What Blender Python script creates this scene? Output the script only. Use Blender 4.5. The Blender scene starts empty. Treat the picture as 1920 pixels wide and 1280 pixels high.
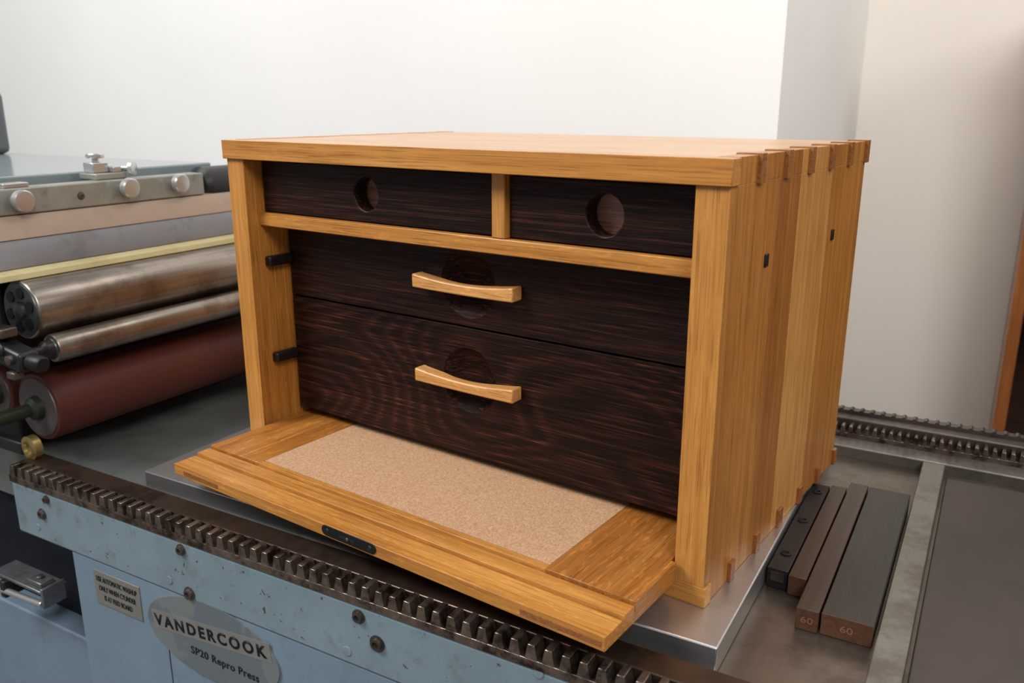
import bpy, bmesh, math, random
from mathutils import Vector, Matrix
random.seed(4)
S = bpy.context.scene
COL = S.collection
PI = math.pi
PHI = math.radians(6.1)
RZ = Matrix.Rotation(PHI, 4, 'Z')

# ------------------------------------------------------------------ materials
def new_mat(name):
    m = bpy.data.materials.new(name); m.use_nodes = True
    nt = m.node_tree; b = nt.nodes['Principled BSDF']
    return m, nt, b
def srgb(r, g, b):
    f = lambda c: (c/255/12.92) if c/255 <= .04045 else ((c/255+.055)/1.055)**2.4
    return (f(r), f(g), f(b), 1)
def N(nt, t, **kw):
    n = nt.nodes.new(t)
    for k, v in kw.items(): setattr(n, k, v)
    return n
def noise(nt, vec, scale, detail=4, rough=.6, dist=0.0):
    n = N(nt, 'ShaderNodeTexNoise'); n.inputs['Scale'].default_value = scale
    n.inputs['Detail'].default_value = detail; n.inputs['Roughness'].default_value = rough
    n.inputs['Distortion'].default_value = dist
    if vec is not None: nt.links.new(vec, n.inputs['Vector'])
    return n.outputs['Fac']
def ramp(nt, fac, stops):
    r = N(nt, 'ShaderNodeValToRGB'); e = r.color_ramp.elements
    while len(e) < len(stops): e.new(.5)
    for i, (p, c) in enumerate(stops):
        e[i].position = p; e[i].color = c
    nt.links.new(fac, r.inputs['Fac']); return r.outputs['Color']
def mix(nt, a, b, fac=1.0, mode='MULTIPLY'):
    m = N(nt, 'ShaderNodeMix', data_type='RGBA', blend_type=mode)
    if isinstance(fac, (int, float)): m.inputs[0].default_value = fac
    else: nt.links.new(fac, m.inputs[0])
    for s, v in ((6, a), (7, b)):
        if isinstance(v, tuple): m.inputs[s].default_value = v
        else: nt.links.new(v, m.inputs[s])
    return m.outputs[2]
def objvec(nt, scale=(1,1,1), loc=(0,0,0)):
    tc = N(nt, 'ShaderNodeTexCoord'); mp = N(nt, 'ShaderNodeMapping')
    mp.inputs['Scale'].default_value = scale; mp.inputs['Location'].default_value = loc
    nt.links.new(tc.outputs['Object'], mp.inputs['Vector']); return mp.outputs['Vector']
def bump(nt, b, h, strength=.2, dist=.001):
    n = N(nt, 'ShaderNodeBump'); n.inputs['Strength'].default_value = strength
    n.inputs['Distance'].default_value = dist
    nt.links.new(h, n.inputs['Height']); nt.links.new(n.outputs['Normal'], b.inputs['Normal'])
def axis_scale(axis, along, across):
    return tuple(along if i == 'xyz'.index(axis) else across for i in range(3))
W1 = (1,1,1,1)
def wood(name, axis, dark, mid, light, across=140, along=2.2, pores=.6, rough=.34, seed=0.0, fleck=.16):
    m, nt, b = new_mat(name)
    v = objvec(nt, axis_scale(axis, along, across), (seed, seed*1.7, seed*.6))
    g = noise(nt, v, 1.0, 8, .66, .25)
    c = ramp(nt, g, [(.26, dark), (.48, mid), (.72, light)])
    v2 = objvec(nt, axis_scale(axis, 16, 820), (seed*3, 0, seed))
    p = noise(nt, v2, 1.0, 2, .5)
    c = mix(nt, c, ramp(nt, p, [(.34, (.42,.33,.25,1)), (.46, W1)]), pores)
    v3 = objvec(nt, axis_scale(axis, .8, 2.2), (seed,2,1))
    lo = noise(nt, v3, 6, 2, .5)
    c = mix(nt, c, ramp(nt, lo, [(.3, (.80,.73,.64,1)), (.7, (1.05,1.05,1.05,1))]), .8)
    if fleck:
        v4 = objvec(nt, axis_scale(axis, 46, 230), (seed,5,2))
        fl = noise(nt, v4, 1.0, 1.5, .4, 1.2)
        c = mix(nt, c, ramp(nt, fl, [(.58, W1), (.64, (1.5,1.45,1.4,1))]), fleck)
    nt.links.new(c, b.inputs['Base Color'])
    b.inputs['Roughness'].default_value = rough
    bump(nt, b, p, .1, .0005)
    return m
OD, OM, OL = srgb(164,106,45), srgb(190,131,62), srgb(207,151,81)
oak_x = wood('oak_x', 'x', OD, OM, OL, seed=1.3)
oak_y = wood('oak_y', 'y', srgb(160,106,50), srgb(184,128,66), srgb(200,146,84), seed=2.1)
oak_z = wood('oak_z', 'z', OD, OM, OL, seed=3.4)
oak_zm = wood('oak_z_mid', 'z', srgb(152,96,40), srgb(175,116,52), srgb(191,134,67), seed=9.1, fleck=.3)
oak_zd = wood('oak_z_dark', 'z', srgb(138,84,34), srgb(160,102,43), srgb(178,120,57), seed=5.2, fleck=.3)
oak_zl = wood('oak_z_light', 'z', srgb(178,121,60), srgb(198,142,77), srgb(210,158,92), seed=7.7, fleck=.2)
oak_zn = wood('oak_z_last', 'z', srgb(153,97,41), srgb(176,117,52), srgb(193,135,68), seed=12.1, fleck=.2)
oak_top_sheen = wood('oak_top_sheen', 'x', srgb(184,136,88), srgb(204,158,110), srgb(216,172,126), seed=4.4, rough=.28)  # paler than the other oak: the white wall's reflection put into the colour
oak_xf = wood('oak_x_fleck', 'x', srgb(164,106,45), OM, OL, seed=6.3, fleck=.4)
oak_yf = wood('oak_y_fleck', 'y', srgb(146,91,39), srgb(168,109,49), srgb(186,129,65), seed=8.3, fleck=.75, rough=.26)
oak_end = wood('oak_end_grain', 'y', srgb(122,74,37), srgb(146,92,49), srgb(164,111,62), across=300, along=300, seed=2.2, fleck=0)
oak_pale = wood('oak_pale', 'x', srgb(196,137,76), srgb(211,155,92), srgb(222,169,108), seed=1.9, fleck=.4)
drawer_in = wood('drawer_lining', 'x', srgb(118,78,67), srgb(162,116,101), srgb(192,148,130), seed=2.9, fleck=.5, pores=.9)

def wenge(name, seed, cathedral, spec=.18, gain=1.0):
    m, nt, b = new_mat(name)
    v = objvec(nt, (6, 330, 420), (seed, 0, seed))
    g = noise(nt, v, 1.0, 6, .68, .3)
    c = ramp(nt, g, [(.40, srgb(21,13,12)), (.54, srgb(42,24,20)), (.70, srgb(82,50,39))])
    v2 = objvec(nt, (26, 400, 1000), (seed,3,0))
    p = noise(nt, v2, 1.0, 2, .5)
    c = mix(nt, c, ramp(nt, p, [(.42, (.5,.45,.42,1)), (.62, (1.35,1.25,1.18,1))]), .8)
    v5 = objvec(nt, (3.0, 8, 14), (seed,1,4))
    bl = noise(nt, v5, 1.0, 2, .5)
    c = mix(nt, c, ramp(nt, bl, [(.35, (.78*gain,.75*gain,.74*gain,1)), (.7, (1.18*gain,1.1*gain,1.07*gain,1))]), .8 if gain == 1 else 1.0)
    if cathedral:
        v3 = objvec(nt, (1.9, 30, 5.0), (seed+.35, 0, .4))
        f = noise(nt, v3, 1.0, 1.0, .35, .3)
        mu = N(nt, 'ShaderNodeMath', operation='MULTIPLY'); mu.inputs[1].default_value = cathedral
        nt.links.new(f, mu.inputs[0])
        jit = N(nt, 'ShaderNodeMath', operation='MULTIPLY_ADD'); jit.inputs[1].default_value = 9.0
        nt.links.new(g, jit.inputs[0]); nt.links.new(mu.outputs[0], jit.inputs[2])
        si = N(nt, 'ShaderNodeMath', operation='SINE'); nt.links.new(jit.outputs[0], si.inputs[0])
        ad = N(nt, 'ShaderNodeMath', operation='MULTIPLY_ADD'); ad.inputs[1].default_value = .5; ad.inputs[2].default_value = .5
        nt.links.new(si.outputs[0], ad.inputs[0])
        c = mix(nt, c, ramp(nt, ad.outputs[0], [(.3, (.62,.58,.57,1)), (.7, (1,.96,.94,1)), (.97, (2.1,1.7,1.48,1))]), .65)
    nt.links.new(c, b.inputs['Base Color'])
    b.inputs['Roughness'].default_value = .42 if spec > .1 else .55
    b.inputs['Specular IOR Level'].default_value = spec
    bump(nt, b, p, .45, .0007)
    return m
wen1 = wenge('wenge_a', 1.1, 0); wen2 = wenge('wenge_b', 4.2, 0)
wen3 = wenge('wenge_mid', 6.5, 0); wen4 = wenge('wenge_cathedral', 5.9, 260)
wen_s = wenge('wenge_scoop', 3.3, 0, .09, 1.35)

def plain(name, col, rough=.5, metal=0.0, var=.25, scale=30, spec=.5, bmp=0.0, stretch=(1,1,1), stain=None, stain_amt=.5, stain_scale=9, stain_lo=.5, chips=None):
    m, nt, b = new_mat(name)
    v = objvec(nt, stretch)
    n = noise(nt, v, scale, 5, .6)
    lo = tuple(max(0, 1-var) for _ in range(3))+(1,); hi = tuple(1+var*.5 for _ in range(3))+(1,)
    c = mix(nt, col, ramp(nt, n, [(.3, lo), (.7, hi)]), 1.0)
    if stain:
        s = noise(nt, objvec(nt), stain_scale, 8, .68)
        f = ramp(nt, s, [(stain_lo, (0,0,0,1)), (stain_lo+.14, (stain_amt,)*3+(1,))])
        c = mix(nt, c, stain, f, 'MIX')
    if chips:
        s = noise(nt, objvec(nt, (1,1,1), (3,1,7)), 110, 4, .6)
        f = ramp(nt, s, [(.67, (0,0,0,1)), (.69, (.9,.9,.9,1))])
        c = mix(nt, c, chips, f, 'MIX')
    nt.links.new(c, b.inputs['Base Color'])
    b.inputs['Roughness'].default_value = rough; b.inputs['Metallic'].default_value = metal
    b.inputs['Specular IOR Level'].default_value = spec
    if bmp: bump(nt, b, n, bmp, .0008)
    return m
ebony = plain('ebony', srgb(30,22,20), .34, var=.3, spec=.35)
def cork_mat():
    m, nt, b = new_mat('cork')
    v = objvec(nt)
    vo = N(nt, 'ShaderNodeTexVoronoi'); vo.inputs['Scale'].default_value = 760; nt.links.new(v, vo.inputs['Vector'])
    n = noise(nt, v, 620, 3, .7)
    c = ramp(nt, vo.outputs['Color'], [(.1, srgb(172,130,96)), (.5, srgb(190,149,113)), (.9, srgb(206,168,132))])
    c = mix(nt, c, ramp(nt, n, [(.30, (.5,.42,.36,1)), (.42, W1)]), .6)
    nt.links.new(c, b.inputs['Base Color']); b.inputs['Roughness'].default_value = .85
    bump(nt, b, n, .15, .0004); return m
cork = cork_mat()
blue = plain('blue_enamel', srgb(120,140,151), .38, var=.14, scale=14, stain=srgb(86,97,103), stain_amt=.5, stain_scale=34, stain_lo=.54, chips=srgb(56,54,52))
blue_low = plain('blue_enamel_panel', srgb(114,136,153), .42, var=.10, scale=8, stain=srgb(94,112,126), stain_amt=.45, stain_scale=26, stain_lo=.55)
alum = plain('brushed_aluminium', srgb(204,203,203), .30, .88, .10, 8, stretch=(1,60,60))
steel = plain('worn_steel', srgb(160,150,140), .34, .95, .28, 6, stretch=(30,1,30), stain=srgb(98,82,69), stain_amt=.55, stain_scale=14, stain_lo=.49)
steel_fl = plain('flat_worn_steel', srgb(136,132,125), .36, .7, .2, 10, stain=srgb(92,84,76), stain_amt=.65, stain_scale=16, stain_lo=.47)
steel_dk = plain('dark_steel', srgb(108,100,95), .4, .8, .3, 12, stain=srgb(60,48,41), stain_amt=.7, stain_scale=14, stain_lo=.5)
rail_mat = plain('oily_rail_steel', srgb(92,76,66), .28, .75, .3, 14, stain=srgb(46,35,30), stain_amt=.75, stain_scale=12, stain_lo=.48)
rack_mat = plain('oily_rack_steel', srgb(140,126,116), .25, .85, .4, 60, stain=srgb(54,39,32), stain_amt=.9, stain_scale=38, stain_lo=.47)
chrome = plain('bright_steel', srgb(204,204,204), .28, .8, .12, 20)
galv = plain('grey_machined_bar', srgb(150,150,141), .42, .45, .15, 25, stain=srgb(102,102,94), stain_amt=.5, stain_scale=40, stain_lo=.55)
lever_m = plain('lever_steel', srgb(126,130,132), .36, .7, .2, 25, stain=srgb(76,78,78), stain_amt=.6, stain_scale=40, stain_lo=.5)
bed_mat = plain('bed_steel', srgb(126,116,107), .31, .78, .2, 10, stain=srgb(88,75,65), stain_amt=.65, stain_scale=11, stain_lo=.47)
bed_left = plain('bed_steel_green', srgb(128,134,131), .30, .5, .12, 18, stain=srgb(92,93,88), stain_amt=.45, stain_scale=10, stain_lo=.5)
black = plain('black_iron', srgb(38,38,40), .38, .3, .3, 40)
black_paint = plain('black_paint', srgb(22,22,24), .45, 0, .3, 30, spec=.3)
recess_shade = plain('recess_shade_blue', srgb(20,25,34), .6, 0, .3, 30, spec=.2)  # shadow of the recess put into the colour, not a second paint
dark_plate = plain('dark_stone_plate', srgb(72,63,58), .46, .25, .14, 16, stain=srgb(56,47,42), stain_amt=.5, stain_scale=6)
red = plain('maroon_rubber', srgb(86,42,34), .5, 0, .14, 8, spec=.3, stain=srgb(72,36,30), stain_amt=.5, stain_scale=8)
tan = plain('tan_packing', srgb(168,146,128), .6, 0, .10, 12, stain=srgb(136,118,108), stain_amt=.4, stain_scale=12)
greyb = plain('grey_blanket', srgb(126,124,126), .42, .3, .10, 12, stain=srgb(88,80,78), stain_amt=.6, stain_scale=14, stain_lo=.52)
yellow = plain('cream_strip', srgb(204,192,144), .5, 0, .08, 20, stain=srgb(166,146,98), stain_amt=.4, stain_scale=16)
pale = plain('pale_painted_board', srgb(132,144,148), .16, .1, .06, 6)
grey_panel = plain('grey_panel', srgb(92,98,102), .5, 0, .1, 8)
green = plain('green_axle', srgb(62,72,58), .4, .6, .3, 50)
brass = plain('brass', srgb(180,160,108), .34, .8, .25, 40)
furn_dk = wood('dark_inked_wood', 'y', srgb(36,32,30), srgb(46,41,38), srgb(56,50,46), seed=3.1, rough=.42, fleck=0, pores=.3)
furn_br = wood('brown_inked_wood', 'y', srgb(50,38,31), srgb(65,50,40), srgb(78,61,49), seed=5.1, rough=.42, fleck=0, pores=.3)
furn_end = wood('wood_block_end', 'y', srgb(66,41,30), srgb(86,54,38), srgb(102,67,48), across=260, along=260, seed=1.1, rough=.6, fleck=0, pores=.3)
case_wood = wood('bookcase_wood', 'z', srgb(112,62,28), srgb(136,80,38), srgb(154,96,50), seed=2.7)
case_dk = wood('bookcase_dark_wood', 'x', srgb(44,26,20), srgb(60,36,26), srgb(76,46,32), seed=3.7)
def plate_mat():
    m, nt, b = new_mat('nameplate_metal')
    n = noise(nt, objvec(nt), 17, 4, .5)
    c = ramp(nt, n, [(.50, srgb(100,110,116)), (.53, srgb(115,121,123))])
    nt.links.new(c, b.inputs['Base Color']); b.inputs['Roughness'].default_value = .5; b.inputs['Metallic'].default_value = .1
    return m
plate_m = plate_mat()
plate_silver = plain('plate_silver', srgb(126,126,119), .45, .2, .10, 30)
band_m = plain('worn_band', srgb(123,124,121), .45, .1, .10, 30)
ink = plain('black_ink', srgb(22,20,22), .5, 0, .1, 30, spec=.3)
num_ink = plain('pale_stamp', srgb(132,90,66), .6, 0, .1, 30)
def wall_mat(name, c1, c2):
    m, nt, b = new_mat(name)
    v = objvec(nt); n = noise(nt, v, 2.2, 3, .5)
    nt.links.new(ramp(nt, n, [(.3, c1), (.7, c2)]), b.inputs['Base Color'])
    b.inputs['Roughness'].default_value = .8
    bump(nt, b, noise(nt, v, 160, 4, .6), .12, .002); return m
wall_m = wall_mat('white_plaster', srgb(231,230,228), srgb(236,235,233))
wall_m2 = wall_mat('cream_plaster', srgb(230,223,214), srgb(234,228,220))
floor_m = plain('floor_concrete', srgb(120,112,104), .6, 0, .15, 5)

# ------------------------------------------------------------------ mesh helper
class B:
    def __init__(s): s.bm = bmesh.new(); s.mi = 0
    def _tag(s, faces):
        for f in faces: f.material_index = s.mi
    def box(s, x0, x1, y0, y1, z0, z1):
        v = [s.bm.verts.new(p) for p in ((x0,y0,z0),(x1,y0,z0),(x1,y1,z0),(x0,y1,z0),(x0,y0,z1),(x1,y0,z1),(x1,y1,z1),(x0,y1,z1))]
        s._tag([s.bm.faces.new([v[i] for i in q]) for q in ((0,3,2,1),(4,5,6,7),(0,1,5,4),(1,2,6,5),(2,3,7,6),(3,0,4,7))]); return s
    def hexa(s, pts):
        v = [s.bm.verts.new(p) for p in pts]
        s._tag([s.bm.faces.new([v[i] for i in q]) for q in ((0,3,2,1),(4,5,6,7),(0,1,5,4),(1,2,6,5),(2,3,7,6),(3,0,4,7))]); return s
    def lathe(s, prof, c, axis, seg=32):
        ax = Vector(axis).normalized(); u = ax.orthogonal().normalized(); w = ax.cross(u); c = Vector(c)
        rings = []
        for r, h in prof:
            if r < 1e-7: rings.append([s.bm.verts.new(c+ax*h)])
            else: rings.append([s.bm.verts.new(c+ax*h+u*(r*math.cos(2*PI*i/seg))+w*(r*math.sin(2*PI*i/seg))) for i in range(seg)])
        fs = []
        for a, b in zip(rings, rings[1:]):
            for i in range(seg):
                j = (i+1) % seg
                if len(a) == 1 and len(b) == 1: continue
                if len(a) == 1: fs.append(s.bm.faces.new((a[0], b[j], b[i])))
                elif len(b) == 1: fs.append(s.bm.faces.new((a[i], a[j], b[0])))
                else: fs.append(s.bm.faces.new((a[i], a[j], b[j], b[i])))
        if len(rings[0]) > 1: fs.append(s.bm.faces.new(list(reversed(rings[0]))))
        if len(rings[-1]) > 1: fs.append(s.bm.faces.new(rings[-1]))
        s._tag(fs); return s
    def cyl(s, p0, p1, r, seg=32, ch=0.0):
        p0, p1 = Vector(p0), Vector(p1); L = (p1-p0).length
        pr = [(r,0),(r,L)] if not ch else [(r-ch,0),(r,ch),(r,L-ch),(r-ch,L)]
        return s.lathe(pr, p0, p1-p0, seg)
    def prism(s, poly, y0, y1, plane='xz'):
        def P(a, b, t): return {'xz': (a,t,b), 'xy': (a,b,t), 'yz': (t,a,b)}[plane]
        lo = [s.bm.verts.new(P(a,b,y0)) for a, b in poly]; hi = [s.bm.verts.new(P(a,b,y1)) for a, b in poly]
        n = len(poly); fs = [s.bm.faces.new(lo), s.bm.faces.new(list(reversed(hi)))]
        for i in range(n):
            j = (i+1) % n; fs.append(s.bm.faces.new((lo[j], lo[i], hi[i], hi[j])))
        s._tag(fs); return s
    def loft(s, sections):
        rs = [[s.bm.verts.new(p) for p in sec] for sec in sections]; n = len(rs[0]); fs = []
        for a, b in zip(rs, rs[1:]):
            for i in range(n):
                j = (i+1) % n; fs.append(s.bm.faces.new((a[i], a[j], b[j], b[i])))
        fs.append(s.bm.faces.new(list(reversed(rs[0])))); fs.append(s.bm.faces.new(rs[-1]))
        s._tag(fs); return s
    def mesh(s, name):
        bmesh.ops.recalc_face_normals(s.bm, faces=s.bm.faces)
        me = bpy.data.meshes.new(name); s.bm.to_mesh(me); s.bm.free(); return me
    def make(s, name, mat, parent=None, bev=0.0, smooth=True):
        return link(name, s.mesh(name), mat, parent, bev, smooth)
def link(name, me, mat, parent=None, bev=0.0, smooth=True):
    mats = list(mat) if isinstance(mat, (list, tuple)) else [mat]
    for i, m in enumerate(mats):
        if i < len(me.materials): me.materials[i] = m
        else: me.materials.append(m)
    if smooth:
        me.polygons.foreach_set('use_smooth', [True]*len(me.polygons))
        me.set_sharp_from_angle(angle=math.radians(35))
    o = bpy.data.objects.new(name, me); COL.objects.link(o)
    if parent: o.parent = parent
    if bev:
        md = o.modifiers.new('Bevel', 'BEVEL'); md.width = bev; md.segments = 2
        md.limit_method = 'ANGLE'; md.angle_limit = math.radians(40)
    return o
def root(name, label, cat, group=None):
    o = bpy.data.objects.new(name, None); COL.objects.link(o); o.empty_display_size = .05
    o['label'] = label; o['category'] = cat
    if group: o['group'] = group
    return o
def tag(o, label, cat, group=None):
    o['label'] = label; o['category'] = cat
    if group: o['group'] = group
    return o
def settle(r, base, rot=True):
    """move the empty to the thing's base; geometry was modelled in the (press or chest) frame"""
    T = Matrix.Translation(-Vector(base)); done = set()
    for ch in r.children_recursive:
        if ch.type == 'MESH' and ch.data.name not in done:
            ch.data.transform(T); done.add(ch.data.name)
    r.location = (RZ @ Vector(base)) if rot else Vector(base)
    if rot: r.rotation_euler = (0,0,PHI)
def settle_mesh(o, base, rot=True):
    o.data.transform(Matrix.Translation(-Vector(base)))
    o.location = (RZ @ Vector(base)) if rot else Vector(base)
    if rot: o.rotation_euler = (0,0,PHI)
def cut(me, cutters):
    o = bpy.data.objects.new('tmp', me); COL.objects.link(o); tmp = [o]
    for c in cutters:
        k = bpy.data.objects.new('tmpc', c); COL.objects.link(k); tmp.append(k)
        md = o.modifiers.new('b', 'BOOLEAN'); md.operation = 'DIFFERENCE'; md.solver = 'EXACT'; md.object = k
    dg = bpy.context.evaluated_depsgraph_get(); dg.update()
    out = bpy.data.meshes.new_from_object(o.evaluated_get(dg))
    for t in tmp: bpy.data.objects.remove(t)
    return out
def text_obj(name, body, width, centre, mat, parent, bold=0.0, height=None, extr=.0004, tilt=0.0, spacing=1.0):
    """lettering facing -Y, reading along +X"""
    cu = bpy.data.curves.new('t', 'FONT'); cu.body = body; cu.size = 1; cu.align_x = 'CENTER'; cu.align_y = 'CENTER'
    cu.offset = bold; cu.resolution_u = 4; cu.space_line = 1.25; cu.space_character = spacing
    o = bpy.data.objects.new('t', cu); COL.objects.link(o)
    dg = bpy.context.evaluated_depsgraph_get(); dg.update()
    me = bpy.data.meshes.new_from_object(o.evaluated_get(dg)); bpy.data.objects.remove(o)
    xs = [v.co.x for v in me.vertices]; ys = [v.co.y for v in me.vertices]
    k = width/(max(xs)-min(xs)); ky = height/(max(ys)-min(ys)) if height else k
    cx, cy = (max(xs)+min(xs))/2, (max(ys)+min(ys))/2
    ct, st = math.cos(tilt), math.sin(tilt)
    bm = bmesh.new(); bm.from_mesh(me)
    for v in bm.verts:
        x, y = (v.co.x-cx)*k, (v.co.y-cy)*ky
        v.co = (centre[0]+x*ct-y*st, centre[1], centre[2]+x*st+y*ct)
    g = bmesh.ops.extrude_face_region(bm, geom=bm.faces[:])
    for e in g['geom']:
        if isinstance(e, bmesh.types.BMVert): e.co.y -= extr
    bmesh.ops.recalc_face_normals(bm, faces=bm.faces)
    bm.to_mesh(me); bm.free()
    return link(name, me, mat, parent, 0, False)

# ------------------------------------------------------------------ camera and press-frame unprojection
CAM = Vector((.258, -.6524, .44)); F = 1596.0
YAW, PITCH = math.radians(35.87), math.radians(15.5)
cam = bpy.data.cameras.new('camera'); co = bpy.data.objects.new('camera', cam); COL.objects.link(co)
co.location = CAM; co.rotation_euler = (PI/2-PITCH, 0, YAW)
cam.sensor_width = 36; cam.lens = F/1920*36; cam.clip_start = .01
cam.dof.use_dof = True; cam.dof.focus_distance = .88; cam.dof.aperture_fstop = 7.1
S.camera = co
ROT = co.rotation_euler.to_matrix(); RI = RZ.to_3x3().inverted()
CP = RI @ CAM
def ray(px, py): return RI @ (ROT @ Vector(((px-960)/F, -(py-640)/F, -1)))
def hit(px, py, ax, val):
    d = ray(px, py); i = 'xyz'.index(ax); return CP + d*((val-CP[i])/d[i])
def hitw(px, py, ax, val):
    d = ROT @ Vector(((px-960)/F, -(py-640)/F, -1)); i = 'xyz'.index(ax); return CAM + d*((val-CAM[i])/d[i])

# ================================================================== TOOL CHEST (chest frame = world)
XL, XR, D, HT = -.641, 0.0, .405, .40
ch = root('tool_chest', 'golden oak tool chest with dark drawers, its fall front pulled open, on the metal plate', 'tool chest')
TS = .030; IL, IR = XL+TS, XR-TS
FK = .014                                                      # depth of the front finger of top and bottom boards
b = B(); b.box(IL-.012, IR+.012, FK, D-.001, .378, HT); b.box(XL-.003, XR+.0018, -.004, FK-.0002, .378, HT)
tp = b.make('top_panel', [oak_x, oak_top_sheen], ch, .0008)
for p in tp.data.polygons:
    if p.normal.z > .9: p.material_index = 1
b = B(); b.box(IL+.0002, IR-.0002, FK, D-.001, 0, .020); b.box(XL-.003, XR+.0012, 0, FK-.0002, 0, .020)
bp = b.make('bottom_panel', oak_x, ch, .0008)
def side(x0, x1, xa, xb):
    b = B()
    b.mi = 0; b.box(x0, x1, 0, FK-.0001, .0202, .3778)
    for i, (y0, y1) in enumerate(((FK,.111),(.1115,.175),(.1755,.277),(.2775,D-.001))):
        b.mi = i
        b.box(x0, x1, y0, y1, .0002, .3778)
        b.box(xa, xb, y0, y1, .3778, HT+.0004)
    return b.make('side_panel', [oak_zm, oak_zd, oak_zl, oak_zn], ch, .0004)
sl = side(XL, IL, XL, IL-.0122); sr = side(IR, XR-.0005, IR+.0122, XR-.0005)
for s_ in (sl, sr):                                            # front edge in face grain, upper board ends
    s_.data.materials.append(oak_z); s_.data.materials.append(oak_y)
    for p in s_.data.polygons:
        if p.normal.y < -.9 and p.center.y < .001: p.material_index = 4
        if p.normal.z > .9 and p.center.z > HT-.001: p.material_index = 5
B().box(IL+.0003, IR-.0003, D-.012, D-.002, .0203, .3777).make('back_panel', oak_z, ch)
# box-joint fingers that stand slightly proud of the sides, top and bottom
ys = [.0618+.068*k for k in range(6)]
for sx, xa, xb in ((1, IR+.010, XR+.0032), (-1, XL-.0036, IL-.010)):
    for k, y in enumerate(ys):
        y0, y1 = y-.0056, min(y+.0056, D+.0015)
        B().box(xa, xb, y0, y1, .3765, HT+(.0016 if sx > 0 else .0006)).make('joint_finger', oak_end if sx > 0 else oak_y, tp, .0003)
        B().box(xa, xb, y0, y1, .0, .0200).make('joint_finger', oak_end, bp, .0003)
for y, z in ((.094,.306),(.297,.305)):
    B().box(XR-.003, XR+.0012, y-.0042, y+.0042, z-.006, z+.006).make('plug', ebony, sr, .0009)
B().box(IL+.0002, IR-.0002, .018, .19, .297, .313).make('drawer_rail', oak_xf, ch, .0012)
B().box(-.252, -.236, .018, .19, .3132, .3778).make('divider', oak_z, ch, .0012)
B().box(IL+.0002, IR-.0002, .032, .19, .3755, .3777).make('top_rail', oak_x, ch)
# drawers
def disc(x, z, r, y0, y1):
    return B().cyl((x,y0,z), (x,y1,z), r, 48).mesh('c')
def dish(x, z, r, y, depth):
    R = (r*r+depth*depth)/(2*depth)
    b = B(); b.lathe([(R*math.sin(PI*i/48), -R*math.cos(PI*i/48)) for i in range(49)], (x, y-(R-depth), z), (0,1,0), 72)
    return b.mesh('c')
def drawer(x0, x1, z0, z1, yf, mat, hole=None, scoop=None):
    f = B().box(x0, x1, yf, yf+.020, z0, z1).mesh('f')
    if hole: f = cut(f, [disc(hole[0], hole[1], hole[2], yf-.05, yf+.05)])
    if scoop: f = cut(f, [dish(scoop[0], scoop[1], scoop[2], yf, .0130)])
    b = B(); b.bm.from_mesh(f)
    for fc in b.bm.faces:
        c = fc.calc_center_median()
        fc.material_index = 2 if (scoop and yf+.00005 < c.y < yf+.0165 and (c.x-scoop[0])**2+(c.z-scoop[1])**2 < (scoop[2]+.001)**2) else 0
    b.mi = 1; ya, yb = yf+.0202, .375
    zt = z1-.003
    b.box(x0+.002, x0+.012, ya, yb, z0+.001, zt); b.box(x1-.012, x1-.002, ya, yb, z0+.001, zt)
    b.box(x0+.0125, x1-.0125, yb-.01, yb, z0+.001, zt); b.box(x0+.0125, x1-.0125, ya, yb-.0105, z0+.001, z0+.006)
    if hole: b.box(x0+.0125, x1-.0125, yf+.0225, yf+.031, z0+.0062, zt)     # panel added behind the hole to catch light, so the inside looks lit
    return b.make('drawer', [mat, drawer_in, wen_s], ch, .0016)
d1 = drawer(IL+.002, -.2535, .3145, .3745, .025, wen1, hole=(-.432,.345,.0185))
d2 = drawer(-.2345, IR-.002, .3145, .3745, .025, wen2, hole=(-.128,.344,.0195))
d3 = drawer(IL+.004, IR-.002, .205, .2955, .057, wen3, scoop=(-.314,.252,.038))
d4 = drawer(IL+.004, IR-.002, .0515, .2025, .057, wen4, scoop=(-.314,.142,.038))
def handle(par, cx, cz):
    secs = []
    for i in range(25):
        s = -1+i/12; e = s*s
        zt = .0018+.0058*e; zb = -.0094+.0014*e
        yf = .0414-.0018*e; yb = .0572 if abs(s) > .54 else .0530+.0042*(abs(s)/.54)**2
        x = cx+.0695*s
        secs.append([(x,yf,cz+zb),(x,yb,cz+zb),(x,yb,cz+zt),(x,yf,cz+zt)])
    return B().loft(secs).make('handle', oak_pale, par, .0016)
handle(d3, -.3115, .252); handle(d4, -.3115, .142)
for z in (.252, .127):                                         # ends of the drawer runners on the inner left side
    for xa, xb in ((IL+.0002, IL+.011), (IR-.011, IR-.0002)):
        B().box(xa, xb, .020, .0565, z-.0065, z+.0065).make('drawer_runner', ebony, ch, .0026)
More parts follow.
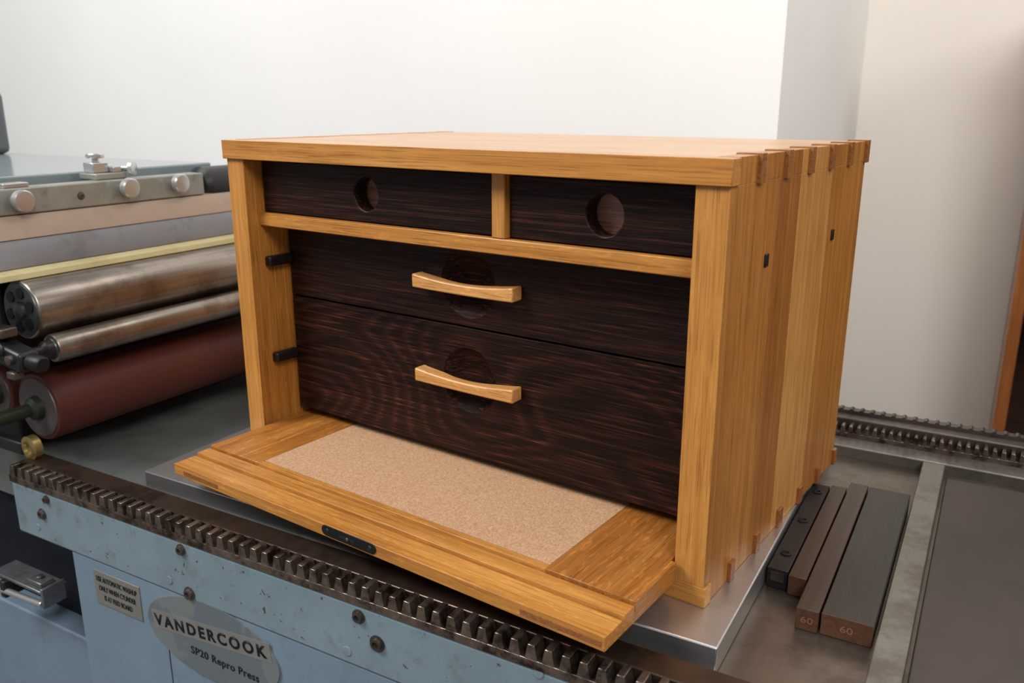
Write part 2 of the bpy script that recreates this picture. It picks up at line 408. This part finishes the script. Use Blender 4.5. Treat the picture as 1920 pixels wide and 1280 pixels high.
# fall front, pulled out flat
y_in = .20
dr = B(); dl, drr = IL+.003, IR+.004
cx0, cx1 = -.518, -.117
dr.mi = 0; dr.box(dl, cx0, -.083, y_in, .0207, .040); dr.box(cx1, IR-.002, -.083, y_in, .0207, .040); dr.box(IR-.002, drr, -.083, -.004, .0207, .040)
dr.mi = 1; dr.box(cx0, cx1, -.083, -.075, .0207, .040); dr.box(cx0, cx1, -.075, y_in, .0207, .0375)
dr.box(dl, drr, -.1025, -.0850, .0207, .0370); dr.box(dl, drr, -.0850, -.083, .0207, .0305); dr.box(dl, drr, -.1050, -.1025, .0207, .0290); dr.box(dl, drr, -.134, -.1050, .0207, .0340)
door = dr.make('fall_front', [oak_yf, oak_xf], ch, .0005)
B().box(cx0+.0008, cx1-.0008, -.0742, y_in-.001, .0376, .0396).make('cork_inlay', cork, door)
for pa, ya_, pb, yb_ in ((345,890,407,900),(975,1140,1128,1195)):
    xa = hitw(pa, ya_, 'y', -.134).x; xb = hitw(pb, yb_, 'y', -.134).x
    B().box(xa, xb, -.1344, -.1338, .0240, .0290).make('tongue_end', oak_end, door)
lx0 = hitw(603, 982, 'y', -.1345).x; lx1 = hitw(704, 1020, 'y', -.1345).x; lz, lr = .0284, .0056
pl = [(lx0+lr+lr*math.cos(PI/2+PI*i/12), lz+lr*math.sin(PI/2+PI*i/12)) for i in range(13)] + [(lx1-lr+lr*math.cos(-PI/2+PI*i/12), lz+lr*math.sin(-PI/2+PI*i/12)) for i in range(13)]
B().prism(pl, -.1350, -.1338, 'xz').make('lock_plate', black_paint, door, .0003)
for x in (lx0+.008, lx1-.008):
    B().lathe([(.0026,0),(.0022,.0006),(0,.0008)], (x,-.135,lz), (0,-1,0), 16).make('screw', black, door)
lm = (lx0+lx1)/2
B().box(lm-.012, lm+.010, -.1354, -.1349, lz-.0015, lz+.0015).make('keyhole_slot', black, door)
B().lathe([(.0020,0),(.0020,.0010),(.0012,.0016),(0,.0016)], (lm,-.1353,lz), (0,-1,0), 16).make('lock_pin', steel_dk, door)
settle(ch, (-.32, .2, 0), rot=False)

# ================================================================== METAL PLATE under the chest
BZ = -.027
pm = B().box(-.7002, .0287, -.0515, .49, BZ+.0002, -.0002).make('metal_plate', alum, None, .0015)
tag(pm, 'thick brushed aluminium plate lying on the press bed beneath the oak tool chest', 'metal plate'); settle_mesh(pm, (-.336,.22,BZ))

# ================================================================== PRINTING PRESS
pr = root('printing_press', 'blue enamelled flatbed printing press with toothed rails, carrying the tool chest', 'printing press')
X0, X1 = -.880, 1.15
bd = B(); bd.mi = 1; bd.box(-1.5, -.45, -.060, .499, -.10, BZ); bd.mi = 0; bd.box(-.4498, X1, -.060, .499, -.10, BZ)
bd.make('bed', [bed_mat, bed_left], pr, .001)
B().box(X0, X1, -.1015, -.072, -.10, -.006).make('rail', rail_mat, pr, .0015)
B().box(X0, X1, -.0718, -.0602, -.10, -.045).make('rail_gutter', black, pr)
def rack(y0, y1, zb, zr, zt, pitch, x0, x1, mat, name='gear_rack'):
    b = B(); b.box(x0, x1, y0, y1, zb, zr)
    n = int((x1-x0)/pitch)
    for i in range(n):
        c = x0+pitch*(i+.5); w0, w1 = pitch*.38, pitch*.20
        b.prism([(c-w0,zr-.0004),(c+w0,zr-.0004),(c+w1,zt),(c-w1,zt)], y0, y1, 'xz')
    return b.make(name, mat, pr, .0007)
rack(-.1195, -.1025, -.028, -.019, -.0045, .0165, X0, X1, rack_mat)
FY = -.118
B().box(X0, X1, FY, -.1018, -.100, -.0285).make('side_frame', blue, pr, .003)
b = B(); b.box(-.772, X1, FY+.002, -.06, -.88, -.1003); b.make('cabinet_panel', blue_low, pr, .002)
B().box(-1.30, -.7725, -.074, -.030, -.88, -.278).make('cabinet_panel', blue_low, pr, .003)
B().box(-1.30, -.7725, -.042, -.030, -.2778, -.1005).make('recess_panel', recess_shade, pr, .002)  # coloured near black to stand for the shade under the beam
B().box(-.604, -.6028, FY+.0016, FY+.0022, -.6, -.17).make('panel_seam', black, pr)
B().box(-1.45, X1-.02, -.029, .62, -.88, -.1005).make('base', blue_low, pr, .004)
def bolt(px, py, r, sock=True):
    p = hit(px, py, 'y', FY)
    if sock:
        prof = [(r*1.35,0),(r*1.35,.0012),(r,.0014),(r*.95,.0042),(r*.55,.0046),(r*.5,.0016),(0,.0016)]
    else: prof = [(r,0),(r,.0006),(r*.9,.001),(0,.001)]
    B().lathe(prof, (p.x, FY+.0001, p.z), (0,-1,0), 20).make('bolt', steel_dk if sock else blue, pr)
for a in ((356,1112,.0062),(708,1206,.0066),(673,1155,.0056),(340,1030,.0052),(80,963,.0056),(88,936,.0042)): bolt(*a)
for a in ((318,1087,.0052),(651,1220,.0055),(72,988,.0045),(1010,1262,.005)): bolt(*a, sock=False)
# oval nameplate
NY = FY+.002
el = [(-.526+.106*math.cos(2*PI*i/64), -.147+.050*math.sin(2*PI*i/64)) for i in range(64)]
npl = B().prism(el, NY-.0022, NY+.0001, 'xz').make('nameplate', plate_m, pr)
NF = NY-.0022
TL = math.radians(5.5); c_, s_ = math.cos(TL), math.sin(TL)
bc_, bz_ = -.528, -.1365
qd = [(bc_+u*c_-v*s_, bz_+u*s_+v*c_) for u, v in ((-.095,-.0120),(.098,-.0120),(.098,.0120),(-.095,.0120))]
B().prism(qd, NF-.0003, NF+.0001, 'xz').make('name_band', band_m, npl)
text_obj('lettering', 'VANDERCOOK', .184, (bc_, NF-.0004, bz_), ink, npl, .028, .0152, tilt=TL, spacing=1.38)
text_obj('lettering', 'SP20 Repro Press', .108, (-.506, NF-.0001, -.168), ink, npl, .010, .0130, spacing=1.08)
ip = B().box(-.731, -.645, NY-.0012, NY+.0001, -.160, -.113).make('instruction_plate', plate_silver, pr, .0005)
text_obj('lettering', 'USE AUTOMATIC WASHUP\nONLY WHEN CYLINDER\nIS AT FEED BOARD', .076, (-.688, NY-.0013, -.136), ink, ip, 0, .032)
# lever mechanism lower left
q = hit(58, 1092, 'y', -.10)
lv = B(); lv.box(q.x-.085, q.x+.036, -.106, -.070, q.z-.008, q.z-.003)
lvo = lv.make('lever_bracket', lever_m, pr, .0015)
B().box(q.x-.010, q.x+.022, -.100, -.080, q.z-.0028, q.z+.004).make('slide_block', lever_m, lvo, .0015)
B().box(q.x+.0362, q.x+.041, -.110, -.076, q.z-.024, q.z+.006).make('clamp_jaw', lever_m, lvo, .0015)
B().lathe([(.005,0),(.005,.003),(.0035,.004),(0,.004)], (q.x+.006,-.09,q.z+.0041), (0,0,1), 20).make('bolt', steel_dk, lvo)
B().cyl((q.x-.085,-.108,q.z-.026), (q.x+.034,-.108,q.z-.019), .0045, 16, .001).make('lever_rod', chrome, lvo)
B().cyl((q.x-.085,-.080,q.z-.022), (q.x+.034,-.080,q.z-.020), .004, 16, .001).make('lever_rod', lever_m, lvo)
B().box(q.x-.06, q.x-.048, -.112, -.072, q.z-.034, q.z-.0082).make('lever_link', black, lvo, .002)
# far rail
B().box(X0-.1, X1, .4992, .536, -.10, -.012).make('rail', steel_fl, pr, .002)
rack(.5362, .556, -.10, -.006, .004, .0105, X0-.1, X1, rack_mat)
B().box(X0-.1, X1, .5562, .578, -.10, .009).make('rail', steel_dk, pr, .002)
b = B(); b.box(X0-.1, X1, .5782, .592, -.10, .0135)
n = int((X1-X0)/.014)
for i in range(n): b.cyl((X0+.014*i+.007,.5784,.0122), (X0+.014*i+.007,.5918,.0122), .0034, 12)
b.make('guard_strip', steel_dk, pr)
B().box(X0-.1, X1, .6202, .65, -.88, -.101).make('cabinet_panel', blue_low, pr, .003)
settle(pr, (.1, .25, -.88))

# ------------------------------------------------------------------ feed board stand at the left end
fr_ = root('feed_board', 'glossy grey feed board with an upright dark panel, behind the roller carriage', 'feed board')
fb = B().box(-1.95, -1.0, -.30, .36, .328, .346).make('board', pale, fr_, .003)
B().box(-1.60, -1.552, .18, .345, .3462, .468).make('guard_panel', grey_panel, fr_, .012)
B().box(-1.90, -1.60, -.2, .34, -.88, .3278).make('stand', blue_low, fr_, .003)
settle(fr_, (-1.75, .07, -.88))

# ================================================================== ROLLER CARRIAGE (left)
ca = root('roller_carriage', 'cylinder carriage with steel and maroon rollers on the press, left of the chest', 'roller carriage')
YE = .46
B().box(-1.12, -.962, -.05, YE, BZ+.0005, .298).make('carriage_frame', black_paint, ca, .004)
yb0 = -.16
e = hit(382, 340, 'x', -.93)
gb = B().box(-.96, -.93, yb0, e.y, .302, .336).make('gripper_bar', galv, ca, .002)
for px, py in ((36,376),(237,352),(332,343)):
    p = hit(px, py, 'x', -.925)
    b = B(); b.cyl((-.93,p.y,p.z), (-.922,p.y,p.z), .006, 16)
    b.lathe([(.011,0),(.0142,.0015),(.0142,.009),(.0125,.0108),(.004,.0115),(0,.0115)], (-.9222,p.y,p.z), (1,0,0), 36)
    b.make('thumb_screw', chrome, gb)
p = hit(152, 367, 'x', -.93); B().lathe([(.0055,0),(.005,.0015),(.002,.002),(.002,.0005),(0,.0005)], (-.93,p.y,p.z), (1,0,0), 20).make('screw', steel_dk, gb)
p = hit(5, 352, 'x', -.945); B().box(-.955, -.936, p.y-.004, p.y+.03, .3362, .342).make('gripper_finger', chrome, gb, .001)
p = hit(195, 322, 'x', -.955); y = p.y
B().box(-.985, -.945, y-.02, y+.03, .3362, .345).make('paper_guide', galv, gb, .0015)
b = B(); b.box(-.982, -.96, y-.014, y+.012, .3452, .360); b.box(-.975, -.95, y+.012, y+.026, .3452, .354); b.make('paper_guide', chrome, gb, .0015)
b = B(); b.cyl((-.97,y-.001,.3602), (-.97,y-.001,.366), .005, 16); b.lathe([(.011,0),(.0125,.0015),(.0125,.005),(.011,.0065)], (-.97,y-.001,.366), (0,0,1), 28); b.make('thumb_screw', chrome, gb)
b = B(); b.cyl((-.965,y+.0262,.350), (-.945,y+.036,.350), .004, 14); b.lathe([(.009,0),(.0105,.001),(.0105,.006),(.009,.007)], (-.945,y+.036,.350), (.9,.45,0), 24); b.make('thumb_screw', chrome, gb)
p = hit(398, 334, 'x', -.955)
B().lathe([(0,0),(.024,0),(.031,.007),(.031,.08),(.024,.086),(0,.086)], (-.967,p.y-.022,p.z-.012), (0,1,0), 40).make('end_cap', black, ca)
def strip(name, prof, mat, y0=yb0, y1=YE, bev=.001): return B().prism(prof, y0, y1, 'xz').make(name, mat, ca, bev)
strip('packing_sheet', [(-.9618,.301),(-.932,.301),(-.923,.292),(-.915,.272),(-.9618,.272)], tan)
strip('cylinder_blanket', [(-.9618,.2715),(-.915,.2715),(-.906,.262),(-.899,.2375),(-.9618,.2375)], greyb)
strip('cream_strip', [(-.9618,.237),(-.897,.237),(-.889,.233),(-.887,.225),(-.9618,.225)], yellow)
def roller(name, X, Z, r, y0, mat, capmat, rim=.004, axle=None):
    b = B(); b.lathe([(r-rim,0),(r-.001,.001),(r,.003),(r,YE-y0-.003),(r-.001,YE-y0)], (X,y0,Z), (0,1,0), 72)
    o = b.make(name, mat, ca)
    B().lathe([(0,-.0015),(r-rim-.001,-.0015),(r-rim,.0002)], (X,y0,Z), (0,1,0), 48).make('end_cap', capmat, o)
    if axle:
        am, ra, L = axle
        B().lathe([(ra*1.9,0),(ra*1.7,.008),(ra,.012),(ra,L)], (X,y0-.0016,Z), (0,-1,0), 24).make('axle', am, o)
    return o
cap_dk = plain('greasy_cap', srgb(78,86,84), .35, .6, .4, 60, stain=srgb(36,40,40), stain_amt=.7, stain_scale=60, stain_lo=.52)
cap_gr = plain('grey_cap', srgb(104,96,94), .45, .5, .2, 20)
big = roller('rider_roller', -.890, .186, .0385, -.064, steel, cap_dk, .0025)
for k in range(6):
    a = 2*PI*k/6+.3
    B().cyl((-.890+.023*math.cos(a),-.0672,.186+.023*math.sin(a)), (-.890+.023*math.cos(a),-.0655,.186+.023*math.sin(a)), .0072, 16).make('cap_hole', black_paint, big)
B().lathe([(.012,0),(.011,.004),(.004,.006),(0,.006)], (-.890,-.0655,.186), (0,-1,0), 20).make('axle', cap_dk, big)
roller('oscillating_roller', -.848, .139, .0185, -.058, steel, cap_dk, axle=(black, .007, .03))
roller('form_roller', -.893, .052, .046, -.060, red, cap_gr, .005, axle=(green, .009, .09))
p = hit(2, 738, 'y', -.06)
roller('form_roller', p.x-.012, p.z, .036, -.058, red, cap_gr, .005, axle=(green, .009, .05))
q = hit(48, 648, 'y', -.085)
b = B(); b.hexa([(q.x-.10,-.115,q.z-.002),(q.x+.034,-.115,q.z-.026),(q.x+.034,-.088,q.z-.026),(q.x-.10,-.088,q.z-.002),(q.x-.10,-.115,q.z+.024),(q.x+.034,-.115,q.z+.0),(q.x+.034,-.088,q.z+.0),(q.x-.10,-.088,q.z+.024)])
br = b.make('roller_bracket', black, ca, .004)
B().lathe([(.008,0),(.0105,.002),(.0105,.022),(.008,.026),(0,.027)], (q.x+.0342,-.101,q.z-.012), (1,0,0), 24).make('knob', black_paint, br)
B().lathe([(.009,0),(.009,.006),(.0055,.0065),(.005,.003),(0,.003)], (q.x-.005,-.1152,q.z+.002), (0,-1,0), 20).make('bolt', steel_dk, br)
B().lathe([(.006,0),(.006,.005),(.004,.006),(0,.006)], (q.x+.018,-.1152,q.z-.008), (0,-1,0), 16).make('bolt', steel_dk, br)
B().box(q.x-.03, q.x-.002, -.112, -.09, q.z+.0135, q.z+.026).make('bracket_lug', steel_dk, br, .002)
B().box(q.x+.006, q.x+.022, -.118, -.104, q.z-.034, q.z-.024).make('bracket_lug', steel_dk, br, .002)
q = hit(62, 838, 'y', -.085)
b = B(); b.lathe([(.012,0),(.0165,.002),(.0165,.012),(.012,.014),(.009,.014),(.008,.010),(0,.010)], (q.x,-.079,q.z), (0,-1,0), 36); b.make('running_wheel', brass, ca)
b = B(); b.box(q.x-.10, q.x-.012, -.094, -.08, q.z-.012, q.z+.006); b.make('wheel_arm', black, ca, .003)
settle(ca, (-1.0, .2, BZ))

# ================================================================== loose bars on the bed
def bar(name, x0, x1, y0, y1, zt, mat, endmat, label, cat, group, num=None, extra=None):
    r = root(name, label, cat, group)
    b = B(); b.box(x0+.0004, x1-.0004, y0, y1, BZ+.0002, zt)
    o = b.make('body', [mat, endmat], r, .0008)
    for p in o.data.polygons:
        if abs(p.normal.y) > .9: p.material_index = 1
    if num:
        text_obj('number', num, min(.011,(x1-x0)*.6), ((x0+x1)/2, y0-.0001, (BZ+zt)/2), num_ink, r, 0, .0065, .0002)
    if extra: extra(r, x0, x1, y0, y1, zt)
    settle(r, ((x0+x1)/2, (y0+y1)/2, BZ))
def quoin(r, x0, x1, y0, y1, zt):
    c = (x0+x1)/2
    for k in range(3):
        y = y0+.035+(y1-y0-.06)*k/2
        B().lathe([(.0055,0),(.0055,.0012),(.0035,.0016),(.003,.0004),(0,.0004)], (c,y,zt), (0,0,1), 20).make('key_hole', black_paint, r)
    B().box(x0+.004, x1-.004, y0-.0015, y0+.0002, -.018, zt-.003).make('end_plate', steel_dk, r)
G = 'spacing bars lying between plate and steel bar'
bar('locking_quoin', .031, .052, .112, .338, -.005, black, black, 'black iron locking bar with round key holes, against the aluminium plate', 'metal bar', G, extra=quoin)
bar('spacing_block', .0525, .0705, .107, .345, -.0055, furn_br, furn_end, 'narrow brown wooden spacing bar right beside the black iron bar, unnumbered', 'wooden bar', G)
bar('spacing_block', .0715, .0925, .053, .362, -.0045, furn_br, furn_end, 'long brown wooden spacing bar stamped 60, left of the widest dark block', 'wooden bar', G, '60')
bar('spacing_block', .0935, .139, .0545, .360, -.0045, furn_dk, furn_end, 'widest, nearly black wooden spacing block stamped 60, right of the other bars', 'wooden bar', G, '60')
sb = B().box(.1415, .1680, -.058, .497, BZ+.0002, -.0125).make('steel_bar', steel_fl, None, .0012)
tag(sb, 'long flat grey steel bar lying across the bed, right of the wooden blocks', 'metal bar'); settle_mesh(sb, (.1547,.22,BZ))
dp = B().box(.1715, .75, -.056, .470, BZ+.0002, -.0190).make('dark_plate', dark_plate, None, .0015)
tag(dp, 'large dark brown flat plate on the bed at the far right of the press', 'plate'); settle_mesh(dp, (.46,.2,BZ))

# ================================================================== room
def struct(name, b, mat):
    o = b.make(name, mat, None); o.data.transform(RZ); o['kind'] = 'structure'; return o
FZ = -.88
struct('wall_back', B().box(-4.5, -.186, .95, 1.87, FZ, 2.2), wall_m)
struct('wall_right', B().box(-4.5, 3.2, 1.8702, 2.0, FZ, 2.2), wall_m2)
struct('floor', B().box(-4.5, 3.2, -3.2, 2.0, FZ-.1, FZ), floor_m)
bc = root('bookcase', 'tall brown wooden bookcase against the right wall behind the press', 'bookcase')
bx0, bx1, by0, by1 = .236, 1.15, 1.50, 1.86
for xa in (bx0, bx1-.026): B().box(xa, xa+.026, by0, by1, FZ, .62).make('side_panel', case_wood, bc, .003)
B().box(bx0+.0265, bx1-.0265, by1-.02, by1, FZ, .62).make('back_panel', case_dk, bc)
B().box(bx0-.01, bx1+.01, by0-.01, by1, .6202, .65).make('top_panel', case_wood, bc, .003)
for z in (-.80, -.40, .02, .17, .40): B().box(bx0+.0265, bx1-.0265, by0+.012, by1-.0205, z, z+.024).make('shelf', case_dk if z != .17 else case_wood, bc, .002)
settle(bc, ((bx0+bx1)/2, (by0+by1)/2, FZ))

# ================================================================== light
def area(name, loc, target, size, power, col):
    l = bpy.data.lights.new(name, 'AREA'); l.energy = power; l.size = size; l.color = col
    o = bpy.data.objects.new(name, l); COL.objects.link(o); o.location = loc
    o.rotation_euler = (Vector(target)-Vector(loc)).to_track_quat('-Z','Y').to_euler()
area('window_light', (-1.7,-1.6,2.1), (-.3,.2,.1), 1.0, 66, (1,.985,.965))
area('room_light', (1.5,-1.3,2.1), (-.1,.2,.1), 1.0, 44, (1,.97,.93))
area('wall_fill', (-1.7,-.5,2.2), (-1.3,1.1,.5), 1.2, 12, (1,.99,.98))  # added fill that brightens the left wall, no real lamp
area('corner_fill', (.2,.6,2.1), (.1,1.9,.6), .7, 11, (1,.96,.91))  # added fill from above for the right wall, no real lamp
area('return_fill', (1.9,.9,1.5), (-.3,1.35,.5), .6, 13, (1,.95,.9))  # added fill aimed at the return face of the wall, no real lamp
sp = bpy.data.lights.new('wall_gradient_spot', 'SPOT'); sp.energy = 42; sp.color = (1,.95,.88); sp.spot_size = math.radians(42); sp.spot_blend = 1; sp.shadow_soft_size = .35  # added spot shaping the gradient on the right wall, no window there
so = bpy.data.objects.new('wall_gradient_spot', sp); COL.objects.link(so); so.location = (.6,-.7,1.9)
tg = RZ @ hit(1720, 170, 'y', 1.87); so.rotation_euler = (tg-so.location).to_track_quat('-Z','Y').to_euler()
w = bpy.data.worlds.new('world'); S.world = w; w.use_nodes = True
w.node_tree.nodes['Background'].inputs['Color'].default_value = (.97,.98,1,1)
w.node_tree.nodes['Background'].inputs['Strength'].default_value = .27
S.view_settings.view_transform = 'Standard'
